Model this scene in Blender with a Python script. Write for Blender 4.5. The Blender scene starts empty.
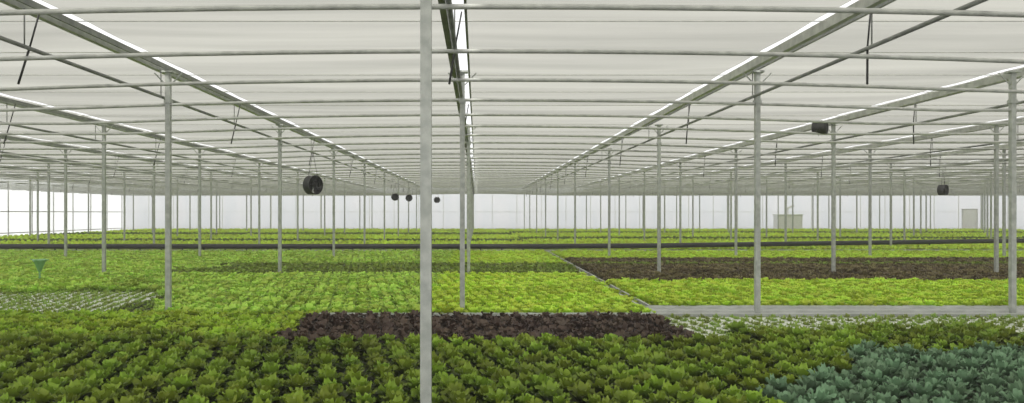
import bpy, math, random
from mathutils import Vector, Matrix
random.seed(7)
S=bpy.context.scene
COL=S.collection
S.view_settings.view_transform='Standard'
S.view_settings.look='None'

# ------------------------------------------------------------ materials
def nodes(name):
    m=bpy.data.materials.new(name); m.use_nodes=True
    nt=m.node_tree; nt.nodes.clear()
    o=nt.nodes.new('ShaderNodeOutputMaterial')
    return m,nt,o
def noisecol(nt,c1,c2,scale=(1,1,1),nscale=4,detail=4,lo=.35,hi=.65):
    g=nt.nodes.new('ShaderNodeNewGeometry')
    mp=nt.nodes.new('ShaderNodeMapping'); mp.inputs['Scale'].default_value=scale
    n=nt.nodes.new('ShaderNodeTexNoise'); n.inputs['Scale'].default_value=nscale; n.inputs['Detail'].default_value=detail
    r=nt.nodes.new('ShaderNodeValToRGB')
    r.color_ramp.elements[0].position=lo; r.color_ramp.elements[1].position=hi
    r.color_ramp.elements[0].color=(*c1,1); r.color_ramp.elements[1].color=(*c2,1)
    nt.links.new(g.outputs['Position'],mp.inputs[0]); nt.links.new(mp.outputs[0],n.inputs['Vector'])
    nt.links.new(n.outputs['Fac'],r.inputs['Fac'])
    return r.outputs['Color']
def solid(name,c1,c2,rough=.5,metal=0.,nscale=6,scale=(1,1,1)):
    m,nt,o=nodes(name)
    b=nt.nodes.new('ShaderNodeBsdfPrincipled')
    b.inputs['Roughness'].default_value=rough; b.inputs['Metallic'].default_value=metal
    nt.links.new(noisecol(nt,c1,c2,scale,nscale),b.inputs['Base Color'])
    nt.links.new(b.outputs[0],o.inputs[0]); return m
def cloth(name,c1,c2,trans,scale,nscale,diff=.12):
    m,nt,o=nodes(name)
    c=noisecol(nt,c1,c2,scale,nscale,6)
    t=nt.nodes.new('ShaderNodeBsdfTranslucent'); d=nt.nodes.new('ShaderNodeBsdfDiffuse')
    nt.links.new(c,t.inputs['Color']); nt.links.new(c,d.inputs['Color'])
    m1=nt.nodes.new('ShaderNodeMixShader'); m1.inputs[0].default_value=diff
    nt.links.new(t.outputs[0],m1.inputs[1]); nt.links.new(d.outputs[0],m1.inputs[2])
    tr=nt.nodes.new('ShaderNodeBsdfTransparent'); tr.inputs[0].default_value=(.54,.54,.51,1)
    m2=nt.nodes.new('ShaderNodeMixShader'); m2.inputs[0].default_value=trans
    nt.links.new(m1.outputs[0],m2.inputs[1]); nt.links.new(tr.outputs[0],m2.inputs[2])
    nt.links.new(m2.outputs[0],o.inputs[0]); return m
def leafmat(name,base,tip,hv=.03,vv=.35,patch=.35,ps=.45):
    m,nt,o=nodes(name)
    a=nt.nodes.new('ShaderNodeAttribute'); a.attribute_name='leaf_shade'
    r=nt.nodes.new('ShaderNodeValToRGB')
    r.color_ramp.elements[0].color=(*base,1); r.color_ramp.elements[1].color=(*tip,1)  # darker colour low in the head: shade between leaves painted in
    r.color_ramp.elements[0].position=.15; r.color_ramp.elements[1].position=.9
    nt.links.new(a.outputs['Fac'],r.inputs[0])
    oi=nt.nodes.new('ShaderNodeObjectInfo')
    g=nt.nodes.new('ShaderNodeNewGeometry')
    n=nt.nodes.new('ShaderNodeTexNoise'); n.inputs['Scale'].default_value=ps; n.inputs['Detail'].default_value=3
    nt.links.new(g.outputs['Position'],n.inputs['Vector'])
    m1=nt.nodes.new('ShaderNodeMath'); m1.operation='MULTIPLY_ADD'; m1.inputs[1].default_value=vv; m1.inputs[2].default_value=1-vv/2
    nt.links.new(oi.outputs['Random'],m1.inputs[0])
    m2=nt.nodes.new('ShaderNodeMath'); m2.operation='MULTIPLY_ADD'; m2.inputs[1].default_value=patch*2; m2.inputs[2].default_value=1-patch
    nt.links.new(n.outputs['Fac'],m2.inputs[0])
    m3=nt.nodes.new('ShaderNodeMath'); m3.operation='MULTIPLY'
    nt.links.new(m1.outputs[0],m3.inputs[0]); nt.links.new(m2.outputs[0],m3.inputs[1])
    mh=nt.nodes.new('ShaderNodeMath'); mh.operation='MULTIPLY_ADD'; mh.inputs[1].default_value=hv; mh.inputs[2].default_value=.5-hv/2
    nt.links.new(oi.outputs['Random'],mh.inputs[0])
    h=nt.nodes.new('ShaderNodeHueSaturation')
    nt.links.new(mh.outputs[0],h.inputs['Hue']); nt.links.new(m3.outputs[0],h.inputs['Value']); nt.links.new(r.outputs[0],h.inputs['Color'])
    b=nt.nodes.new('ShaderNodeBsdfPrincipled'); b.inputs['Roughness'].default_value=.5
    b.inputs['Specular IOR Level'].default_value=.3
    t=nt.nodes.new('ShaderNodeBsdfTranslucent')
    nt.links.new(h.outputs[0],b.inputs['Base Color']); nt.links.new(h.outputs[0],t.inputs['Color'])
    mx=nt.nodes.new('ShaderNodeMixShader'); mx.inputs[0].default_value=.25
    nt.links.new(b.outputs[0],mx.inputs[1]); nt.links.new(t.outputs[0],mx.inputs[2])
    nt.links.new(mx.outputs[0],o.inputs[0]); return m

M_steel=solid('galvanised_steel',(.36,.38,.36),(.50,.52,.49),.45,.1,9)
M_pipe=solid('pipe_steel',(.40,.41,.39),(.56,.57,.54),.5,.0,5)
M_wire=solid('wire_steel',(.6,.61,.58),(.75,.75,.72),.5,.0,5)
M_mid=solid('weathered_steel',(.20,.21,.20),(.30,.31,.29),.5,.1,5)
M_dark=solid('dark_steel',(.08,.085,.08),(.14,.14,.135),.5,.1,5)
M_white=solid('white_aluminium',(.85,.86,.84),(.93,.94,.92),.4,0,5)
M_black=solid('black_plastic',(.016,.017,.018),(.035,.035,.035),.5,0,5)
M_concrete=solid('concrete',(.28,.28,.26),(.42,.42,.39),.9,0,1.5)
M_soil=solid('dark_substrate',(.010,.014,.006),(.03,.035,.013),.95,0,9)
M_tray=solid('white_tray',(.55,.59,.50),(.82,.85,.78),.7,0,5)
M_alu=solid('bench_rim_aluminium',(.45,.47,.45),(.6,.62,.6),.4,.1,3)
M_green=solid('green_plastic',(.20,.42,.18),(.26,.5,.24),.4,0,5)
M_grate=solid('walkway_grating',(.34,.34,.34),(.52,.53,.52),.7,0,5,(1,6,1))
M_ceil=cloth('shade_cloth',(.235,.234,.21),(.355,.352,.32),.30,(.10,.9,1),.9,.25)
M_wall=cloth('wall_film',(.90,.93,.95),(.97,.98,.99),.0,(1,1,.3),.6,.05)

# ------------------------------------------------------------ mesh builder
class MB:
    def __init__(s): s.v=[]; s.f=[]; s.mi=[]
    def box(s,x0,x1,y0,y1,z0,z1,mi=0):
        b=len(s.v)
        s.v+=[(x0,y0,z0),(x1,y0,z0),(x1,y1,z0),(x0,y1,z0),(x0,y0,z1),(x1,y0,z1),(x1,y1,z1),(x0,y1,z1)]
        for q in [(0,3,2,1),(4,5,6,7),(0,1,5,4),(1,2,6,5),(2,3,7,6),(3,0,4,7)]:
            s.f.append(tuple(b+i for i in q)); s.mi.append(mi)
    def tube(s,pts,r,n=8,mi=0):
        pts=[Vector(p) for p in pts]; b=len(s.v)
        for i,p in enumerate(pts):
            t=(pts[min(i+1,len(pts)-1)]-pts[max(i-1,0)]).normalized()
            up=Vector((0,0,1)) if abs(t.z)<.9 else Vector((1,0,0))
            a=t.cross(up).normalized(); c=a.cross(t)
            for k in range(n):
                an=2*math.pi*k/n
                s.v.append(tuple(p+a*math.cos(an)*r+c*math.sin(an)*r))
        for i in range(len(pts)-1):
            for k in range(n):
                k2=(k+1)%n
                s.f.append((b+i*n+k,b+i*n+k2,b+(i+1)*n+k2,b+(i+1)*n+k)); s.mi.append(mi)
        s.f.append(tuple(b+k for k in range(n))[::-1]); s.mi.append(mi)
        e=b+(len(pts)-1)*n
        s.f.append(tuple(e+k for k in range(n))); s.mi.append(mi)
    def ring(s,c,R,r,axis='y',n=24,m=6,mi=0):
        b=len(s.v)
        for i in range(n):
            a=2*math.pi*i/n
            for k in range(m):
                q=2*math.pi*k/m
                rr=R+r*math.cos(q); h=r*math.sin(q)
                s.v.append((c[0]+rr*math.cos(a),c[1]+h,c[2]+rr*math.sin(a)))
        for i in range(n):
            for k in range(m):
                i2=(i+1)%n;k2=(k+1)%m
                s.f.append((b+i*m+k,b+i2*m+k,b+i2*m+k2,b+i*m+k2)); s.mi.append(mi)
    def obj(s,name,mats,smooth=False,loc=(0,0,0)):
        me=bpy.data.meshes.new(name); me.from_pydata(s.v,[],s.f)
        for m in mats: me.materials.append(m)
        me.polygons.foreach_set('material_index',s.mi)
        if smooth: me.polygons.foreach_set('use_smooth',[True]*len(s.f))
        me.update()
        o=bpy.data.objects.new(name,me); o.location=loc; COL.objects.link(o); return o

CZ=2.96           # camera height
BZ=0.80           # bench surface
X0=-0.437; W=6.4; L=10.0; D0=6.57
HB=CZ+2.444       # crossbar height
HG=CZ+3.15        # gutter
XL,XR,YN,YF=-46.,72.,-5.,100.
cols=[X0+W*i for i in range(-7,12)]
rows=[D0+L*j for j in range(-1,10)]

# ------------------------------------------------------------ shell
b=MB(); b.box(XL-30,XR+30,YN-20,YF+30,-.1,0); b.obj('floor',[M_concrete])
b=MB()
edges=[XL]+[c for c in cols if XL+1<c<XR-1]+[XR]
for i in range(len(edges)-1):
    wl=.24 if abs(edges[i])<1 else .05
    xa=edges[i]+wl; xb=edges[i+1]-.13
    nx=6; ny=188; ys=[YN+ (YF-YN)*k/ny for k in range(ny+1)]
    base=len(b.v)
    for yy in ys:
        for k in range(nx+1):
            t=k/nx
            z=HG+.17-.05*math.sin(math.pi*t)+.012*math.sin(yy*2*math.pi/2.5)+.02*math.sin(yy*3.1+i)*math.sin(math.pi*t)
            b.v.append((xa+(xb-xa)*t,yy,z))
    for j in range(len(ys)-1):
        for k in range(nx):
            q=base+j*(nx+1)+k
            b.f.append((q,q+1,q+nx+2,q+nx+1)); b.mi.append(0)
b.obj('ceiling',[M_ceil],True)
def wall(name,a,c,h):
    v=[(a[0],a[1],0),(c[0],c[1],0),(c[0],c[1],h),(a[0],a[1],h)]
    bb=MB(); bb.v=v; bb.f=[(0,1,2,3)]; bb.mi=[0]; return bb.obj(name,[M_wall])
wall('wall_back',(XL,YF),(XR,YF),HG+.2)
wall('wall_left',(XL,YN),(XL,YF),HG+.2)
wall('wall_right',(XR,YN),(XR,YF),HG+.2)
b=MB()
x=XL
while x<XR:
    b.box(x-.03,x+.03,YF-.16,YF-.06,0,HG); x+=3.2
for z in (1.0,3.1): b.box(XL,XR,YF-.15,YF-.07,z-.03,z+.03)
b.obj('trim_1',[M_white])
b=MB(); y=YN
while y<YF:
    b.box(XL+.06,XL+.16,y-.05,y+.05,0,HG); y+=4
for z in (1.0,3.1): b.box(XL+.07,XL+.15,YN,YF-.2,z-.05,z+.05)
b.obj('trim_2',[M_wire])
b=MB(); y=YN
while y<YF:
    b.box(XR-.16,XR-.06,y-.05,y+.05,0,HG); y+=4
for z in (1.0,3.1): b.box(XR-.15,XR-.07,YN,YF-.2,z-.05,z+.05)
b.obj('trim_3',[M_wire])

# ------------------------------------------------------------ posts
nudge={(2,1):-.78,(3,2):-.75,(-2,2):.3,(0,1):.12,(0,2):.15,(1,1):.1,(-1,1):.16,(1,2):.35,(1,3):.35}
for j,y in enumerate(rows):
    if y<0: continue
    for c in cols:
        if c<XL+1 or c>XR-1 or abs(c)>y*.95+9: continue
        i=round((c-X0)/W); r=round((y-D0)/L)
        x=c+nudge.get((i,r),0)
        w=.047 if r==0 else .052
        b=MB()
        b.box(-w,w,-w,w,0,HG-.08)
        b.box(-.1,.1,-.1,.1,0,.015)
        b.box(-w-.02,w+.02,-w-.02,w+.02,HB-.07,HB+.0,0)
        b.box(-.12,.12,-.1,.1,HG-.12,HG-.08)
        for sx in (-1,1):
            b.tube([(sx*w,0,HG-.38),(sx*.3,0,HG-.12)],.014,6)
        b.obj('steel_post',[M_steel],loc=(x,y,0))

# ------------------------------------------------------------ crossbars
def sag(x): return -min(.0023*x*x,.22)
y=D0-L*.5
while y<YF-1:
    b=MB()
    xs=[XL+1+(XR-XL-2)*k/80 for k in range(81)]
    b.tube([(x,0,HB+sag(x)) for x in xs],.034,8)
    b.obj('roof_crossbar',[M_pipe],True,loc=(0,y,0))
    y+=2.5
b=MB(); y=D0-L*.5+1.25
while y<YF-1:
    b.tube([(XL+.5,y,HG+.06),(XR-.5,y,HG+.06)],.010,5); y+=2.5
b.obj('screen_support_wires',[M_wire])

# ------------------------------------------------------------ gutters + lower pipe
for c in cols:
    if c<XL+1 or c>XR-1: continue
    b=MB(); ya=YN+.5; yb=YF-.3
    if abs(c)<1:
        b.box(-.13,-.115,ya,yb,HG-.05,HG+.10,0); b.box(-.13,-.03,ya,yb,HG-.07,HG-.05,0); b.box(-.045,-.03,ya,yb,HG-.05,HG+.10,0)
        b.box(.02,.06,ya,yb,HG-.03,HG+.03,1)
        b.box(.24,.28,ya,yb,HG-.03,HG+.06,0)
        xr=.28
    else:
        b.box(-.13,-.115,ya,yb,HG-.05,HG+.10,3); b.box(-.13,-.02,ya,yb,HG-.07,HG-.05,3); b.box(-.035,-.02,ya,yb,HG-.05,HG+.10,3)
        b.box(.11,.15,ya,yb,HG-.05,HG+.05,2)
        xr=.15
    y=ya
    while y<yb-1:
        b.box(-.13,xr,y,y+.04,HG+.10,HG+.12,1); y+=5
    b.obj('roof_gutter',[M_dark,M_white,M_mid,M_pipe],loc=(c,0,0))
    b=MB()
    b.tube([(0,ya,HB+.07),(0,yb,HB+.07)],.034,8,0)
    y=D0-L*.5
    while y<YF-2:
        b.tube([(0,y,HB+.07),(0,y,HG-.06)],.012,5,0)
        y+=5
    y=D0-L+5.13
    while y<YF-2:
        b.tube([(0,y,HB+.07),(-.08,y-.15,HB-.50)],.018,5,1)
        b.tube([(0,y,HB+.07),(.10,y+.1,HG-.05)],.014,5,1)
        y+=10
    b.obj('longitudinal_pipe',[M_mid,M_black],True,loc=(c+(.1 if abs(c)<1 else 0),0,0))

# ------------------------------------------------------------ fans
def fan(x,y,z,R,depth=.35,yaw=0.):
    b=MB(); n=24
    base=len(b.v)
    for yy,rr in ((-depth/2,R),(depth/2,R),(depth/2,R-.02),(-depth/2,R-.02)):
        for k in range(n):
            a=2*math.pi*k/n; b.v.append((rr*math.cos(a),yy,rr*math.sin(a)))
    for q in range(4):
        for k in range(n):
            k2=(k+1)%n; q2=(q+1)%4
            b.f.append((base+q*n+k,base+q*n+k2,base+q2*n+k2,base+q2*n+k)); b.mi.append(0)
    for yy in (-depth/2,depth/2):
        for t in (1,.75,.5,.25): b.ring((0,yy,0),R*t,.010)
        for k in range(8):
            a=math.pi*2*k/8; b.tube([(0,yy,0),(R*math.cos(a),yy,R*math.sin(a))],.008,4)
    b.tube([(0,-.12,0),(0,.12,0)],.10,12)
    for k in range(5):
        a=2*math.pi*k/5+.3; bb=len(b.v)
        for rr,w,tw in ((.08,.08,.6),(R*.5,.15,.45),(R*.92,.18,.3)):
            for sgn in (-1,1):
                px=rr*math.cos(a)-sgn*w*math.sin(a); pz=rr*math.sin(a)+sgn*w*math.cos(a)
                b.v.append((px,sgn*w*tw,pz))
        for q in range(2):
            b.f.append((bb+2*q,bb+2*q+1,bb+2*q+3,bb+2*q+2)); b.mi.append(0)
    for sx in (-1,1): b.tube([(sx*R*.7,0,R*.7),(0,0,HB-z)],.010,5,0)
    o=b.obj('circulation_fan',[M_black],loc=(x,y,z)); o.rotation_euler=(0,0,yaw)
def P(px,py,d): return ((px-477)*d/766, d, CZ+(213-py)*d/766)
for px,py,d,R,yaw in [(313,185,31,.38,.95),(820,128,21.6,.17,.9),(943,190,42,.28,.6),(395,197,62,.28,.3),(409,198,70,.30,.2),(437,200,92,.36,.2)]:
    fan(*P(px,py,d),R,yaw=yaw)

# ------------------------------------------------------------ benches
def bench(x0,x1,y0,y1,name='growing_bench'):
    b=MB()
    b.box(x0,x1,y0,y1,BZ-.10,BZ-.02,0)
    for r in ((x0,x1,y0-.03,y0+.02),(x0,x1,y1-.02,y1+.03),(x0-.03,x0+.02,y0,y1),(x1-.02,x1+.03,y0,y1)):
        b.box(*r,BZ-.12,BZ+.05,1)
    x=x0+.5
    while x<x1:
        for yy in (y0+.3,y1-.3): b.box(x-.03,x+.03,yy-.03,yy+.03,0,BZ-.1,1)
        x+=3
    b.obj(name,[M_soil,M_alu])
bench(-22,22,3.2,16.1)
bench(-34,3.72,16.22,42.2)
bench(3.95,44,17.5,42.2)
bench(-42,66,44.2,66); bench(-42,66,67,84); bench(-42,66,85,97)
b=MB(); b.box(3.8,34,16.25,17.4,BZ-.12,BZ-.0,0)
b.box(3.8,34,16.6,16.66,BZ,BZ+.05,1); b.box(3.8,34,17.3,17.36,BZ,BZ+.05,1)
x=4
while x<34:
    b.box(x-.03,x+.03,16.4,16.46,0,BZ-.12,1); b.box(x-.03,x+.03,17.2,17.26,0,BZ-.12,1); x+=2
b.obj('raised_walkway',[M_grate,M_alu])

# ------------------------------------------------------------ lettuce models
def lettuce(name,mat,rings,nu,nv,ruf=.02):
    rnd=random.Random(name); v=[];f=[];lu=[]
    for (n,L_,Wd,th,dr,z0) in rings:
        off=rnd.random()*6
        for i in range(n):
            a=off+2*math.pi*i/n+rnd.uniform(-.2,.2); l=L_*rnd.uniform(.85,1.12); t=th+rnd.uniform(-.12,.12)
            ph=rnd.random()*6; base=len(v)
            for u in range(nu+1):
                uu=u/nu
                w=Wd*(math.sin(math.pi*(.10+.78*uu))**.8)*.5
                r=.015+l*(math.cos(t)*uu); z=z0+l*(math.sin(t)*uu-dr*uu*uu)
                for k in range(nv+1):
                    vv=-1+2*k/nv
                    zz=z+.35*w*vv*vv+ruf*abs(vv)*math.sin(ph+uu*9+vv*3)
                    rr=r+ruf*.6*math.sin(ph*2+vv*6)*uu
                    x=rr*math.cos(a)-vv*w*math.sin(a); y=rr*math.sin(a)+vv*w*math.cos(a)
                    v.append((x,y,max(zz,0.0))); lu.append(max(0,min(1,zz/.17)))  # height mask for the painted shade, darkest at the bottom
            for u in range(nu):
                for k in range(nv):
                    q=base+u*(nv+1)+k; f.append((q,q+1,q+nv+2,q+nv+1))
    me=bpy.data.meshes.new(name); me.from_pydata(v,[],f)
    at=me.attributes.new('leaf_shade','FLOAT','POINT'); at.data.foreach_set('value',lu)
    me.polygons.foreach_set('use_smooth',[True]*len(f)); me.materials.append(mat); me.update()
    return bpy.data.objects.new(name,me)
BIG=[(6,.20,.14,.45,.32,.0),(6,.20,.13,.9,.35,.02),(4,.17,.10,1.2,.2,.04)]
BLU=[(7,.22,.11,.55,.30,.0),(6,.20,.10,.95,.25,.02),(4,.17,.08,1.25,.1,.04)]
HI=[(6,.22,.15,.35,.25,.0),(6,.20,.13,.8,.3,.02),(4,.15,.10,1.2,.2,.03)]
MID=[(6,.21,.17,.4,.2,.0),(4,.17,.13,1.0,.2,.02)]
LOW=[(5,.27,.24,.45,.1,.0),(2,.2,.18,1.1,.1,.02)]
YNG=[(4,.11,.07,.6,.2,.0),(3,.09,.05,1.1,.1,.01)]
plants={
 'green':(BIG,6,4,leafmat('leaf_deep_green',(.028,.045,.004),(.26,.37,.035),.03,.5,.7,.4)),  # first colour is the shadow tone of the gaps, painted on the leaves
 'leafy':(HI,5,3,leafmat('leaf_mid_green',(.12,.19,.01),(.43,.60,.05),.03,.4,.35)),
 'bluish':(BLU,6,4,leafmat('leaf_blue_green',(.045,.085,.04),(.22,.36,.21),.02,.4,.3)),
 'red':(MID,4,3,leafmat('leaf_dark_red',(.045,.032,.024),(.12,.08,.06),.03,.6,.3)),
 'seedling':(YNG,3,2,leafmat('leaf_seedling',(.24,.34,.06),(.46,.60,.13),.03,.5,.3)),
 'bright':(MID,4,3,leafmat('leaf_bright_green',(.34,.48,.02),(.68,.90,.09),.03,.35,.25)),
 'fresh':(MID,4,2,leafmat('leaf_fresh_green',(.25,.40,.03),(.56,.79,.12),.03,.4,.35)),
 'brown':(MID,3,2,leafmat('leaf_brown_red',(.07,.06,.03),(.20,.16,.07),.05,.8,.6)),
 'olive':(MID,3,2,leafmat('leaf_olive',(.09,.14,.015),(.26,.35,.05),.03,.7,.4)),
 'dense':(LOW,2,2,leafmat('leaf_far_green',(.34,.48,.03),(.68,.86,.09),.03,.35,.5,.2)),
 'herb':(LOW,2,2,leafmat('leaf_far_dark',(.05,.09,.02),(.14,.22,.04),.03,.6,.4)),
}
src={k:lettuce(k+'_lettuce_plant',p[3],p[0],p[1],p[2]) for k,p in plants.items()}
pts={k:[] for k in plants}
def zone(x,y):
    n=.5*math.sin(x*1.3+y*.7)+.4*math.sin(x*3.1-y*1.9)
    if y<16.0:
        if y<12.6+.15*n or (4.6<x<9+n and y<13.7+.3*n):
            if y<11.7+.2*n and x>3.5+(y-8.7)*.65+.5*n: return 'bluish'
            return 'green'
        if -3.35+.1*n<x<3.65: return 'red' if y<15.75 else None
        if x<=-3.1: return 'leafy' if y>13.0+.5*n else 'green'
        return 'seedling'
    if y<42.2:
        if x<3.66:
            if y<21+.4*n and x<-7-(y-16)*.25+.4*n: return 'seedling'
            if 26.5<y<31.5 and x>-10.5+n: return 'olive'
            if x<-1.2: return 'fresh'
            return 'bright'
        if x<4.05 or y<17.6: return None
        if 23.8+.2*n<y<35: return 'brown' if not (31<y<32) else 'olive'
        return 'bright'
    if y<44.3: return None
    if 66<y<67 or 84<y<85 or y>96.8: return None
    if 3.6<x<3.95: return None
    if x<3.5:
        if 56<y<60 or 72<y<79 : return 'herb'
    else:
        if 60<y<65 or 78<y<83: return 'herb'
    return 'dense'
def fill(y0,y1,s,st=.88):
    y=y0; r=0
    while y<y1:
        lim=y*.72+4; x=max(-lim,XL+4.2); xm=min(lim,XR-6.2)
        x+= (s/2 if r%2 else 0)
        while x<xm:
            k=zone(x,y)
            if k:
                if not(y<16.1 and abs(x)>21.8) and not(16<y<42.3 and x<-33.8):
                    j=.10*s
                    pts[k].append((x+random.uniform(-j,j),y+random.uniform(-j,j),BZ-.02))
            x+=s
        y+=s*st; r+=1
fill(5.2,12.6,.36,1.0); fill(12.7,16.0,.30); fill(16.35,42.1,.29); fill(44.4,96.8,.46)
def scatter(name,P_,so,s0,s1):
    me=bpy.data.meshes.new(name); me.from_pydata(P_,[],[])
    o=bpy.data.objects.new(name,me); COL.objects.link(o)
    ng=bpy.data.node_groups.new('GN_'+name,'GeometryNodeTree')
    ng.interface.new_socket('Geometry',in_out='INPUT',socket_type='NodeSocketGeometry')
    ng.interface.new_socket('Geometry',in_out='OUTPUT',socket_type='NodeSocketGeometry')
    i=ng.nodes.new('NodeGroupInput'); ou=ng.nodes.new('NodeGroupOutput')
    ip=ng.nodes.new('GeometryNodeInstanceOnPoints'); oi=ng.nodes.new('GeometryNodeObjectInfo')
    oi.inputs['Object'].default_value=so; oi.inputs['As Instance'].default_value=True
    rv=ng.nodes.new('FunctionNodeRandomValue'); rv.data_type='FLOAT_VECTOR'
    rv.inputs[0].default_value=(-.2,-.2,0); rv.inputs[1].default_value=(.2,.2,6.283)
    rs=ng.nodes.new('FunctionNodeRandomValue'); rs.data_type='FLOAT'
    rs.inputs[2].default_value=s0; rs.inputs[3].default_value=s1; rs.inputs['Seed'].default_value=5
    ng.links.new(i.outputs[0],ip.inputs['Points']); ng.links.new(oi.outputs['Geometry'],ip.inputs['Instance'])
    ng.links.new(rv.outputs[0],ip.inputs['Rotation']); ng.links.new(rs.outputs[1],ip.inputs['Scale'])
    ng.links.new(ip.outputs[0],ou.inputs[0])
    md=o.modifiers.new('scatter','NODES'); md.node_group=ng
    return o
sc={'green':(.95,1.35),'bluish':(.95,1.3),'seedling':(.85,1.15)}
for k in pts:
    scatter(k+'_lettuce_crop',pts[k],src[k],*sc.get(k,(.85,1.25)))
b=MB(); b.box(3.75,20,12.75,15.95,BZ-.02,BZ-.005); b.box(-20,-8.2,16.4,21,BZ-.02,BZ-.005); b.obj('seedling_tray',[M_tray])

# ------------------------------------------------------------ black duct
b=MB()
pl=[(-44,43.2,BZ+.28),(3,43.2,BZ+.28)]; pr=[(3,43.2,BZ+.28),(10,43.6,BZ+.3),(40,50,BZ+.42),(60,55,BZ+.5)]
b.tube(pl+pr[1:],.14,12)
for i in range(40):
    x=-43+i*1.2
    if x<3: b.box(x-.03,x+.03,43.17,43.23,0,BZ+.15)
for x,yy in ((16,44.9),(28,47.4),(40,50),(50,52.5)): b.box(x-.04,x+.04,yy-.04,yy+.04,0,BZ+.3)
b.obj('irrigation_main_pipe',[M_black],True)

# ------------------------------------------------------------ sprinkler (green) left
b=MB()
b.tube([(0,0,BZ-.02),(0,0,BZ+.35)],.03,8,0)
base=len(b.v); n=16
prof=[(.03,.30),(.06,.36),(.16,.62),(.20,.66),(.20,.70),(.16,.71),(.05,.5)]
for r,z in prof:
    for k in range(n):
        a=2*math.pi*k/n; b.v.append((r*math.cos(a),r*math.sin(a),BZ+z))
for i in range(len(prof)-1):
    for k in range(n):
        k2=(k+1)%n; b.f.append((base+i*n+k,base+i*n+k2,base+(i+1)*n+k2,base+(i+1)*n+k)); b.mi.append(0)
b.tube([(-.28,0,BZ+.7),(.28,0,BZ+.7)],.02,6,0)
b.tube([(0,-.28,BZ+.7),(0,.28,BZ+.7)],.02,6,0)
b.obj('irrigation_sprinkler',[M_green],loc=(-13.7,24,0))

# ------------------------------------------------------------ far equipment and door
b=MB()
b.box(-.9,.9,-.04,.04,0,3.4,0); b.box(-1.0,-.9,-.08,.08,0,3.5,1); b.box(.9,1.0,-.08,.08,0,3.5,1); b.box(-1,1,-.08,.08,3.4,3.5,1)
b.box(-.7,.7,-.06,-.04,1.8,3.0,2); b.box(.65,.75,-.1,-.04,1.5,1.7,1)
b.obj('door_1',[M_white,M_wire,M_white],loc=(64,YF-.5,0))
b=MB()
b.box(-1.6,1.6,-.7,.7,.2,2.7,0); b.box(-1.7,1.7,-.8,.8,2.7,2.8,1); b.box(-1.3,-.2,-.75,-.7,.6,2.4,1); b.box(.2,1.3,-.75,-.7,.6,2.4,1)
for x in (-1.4,1.4):
    for yy in (-.5,.5): b.box(x-.08,x+.08,yy-.08,yy+.08,0,.2,1)
b.tube([(0,0,2.8),(0,0,3.6),(.8,0,3.9)],.15,10,0)
b.obj('climate_control_unit',[M_white,M_white],loc=(40,98.6,0))

# ------------------------------------------------------------ humid air
b=MB(); b.box(XL+.3,XR-.3,YN+.3,YF-.6,.02,HG+.05)
m,nt,o_=nodes('humid_air')
vs=nt.nodes.new('ShaderNodeVolumeScatter'); vs.inputs['Density'].default_value=.0035; vs.inputs['Color'].default_value=(1,1,.99,1)
nt.links.new(vs.outputs[0],o_.inputs['Volume'])
b.obj('humid_air_haze',[m])

# ------------------------------------------------------------ lights
w=bpy.data.worlds.new('World'); S.world=w; w.use_nodes=True
bg=w.node_tree.nodes['Background']; bg.inputs[0].default_value=(.99,.995,1,1); bg.inputs[1].default_value=1.3
sl=bpy.data.lights.new('sun','SUN'); sl.energy=5.5; sl.angle=.35; sl.color=(1,.97,.9)
so=bpy.data.objects.new('sun',sl); so.rotation_euler=(math.radians(32),math.radians(-18),0); COL.objects.link(so)

cam=bpy.data.cameras.new('camera'); co=bpy.data.objects.new('camera',cam); COL.objects.link(co)
co.location=(0,0,CZ); co.rotation_euler=(math.pi/2,0,0)
cam.sensor_width=36; cam.lens=766/1024*36
cam.shift_x=35/1024; cam.shift_y=11.5/1024
cam.clip_end=500
S.camera=co
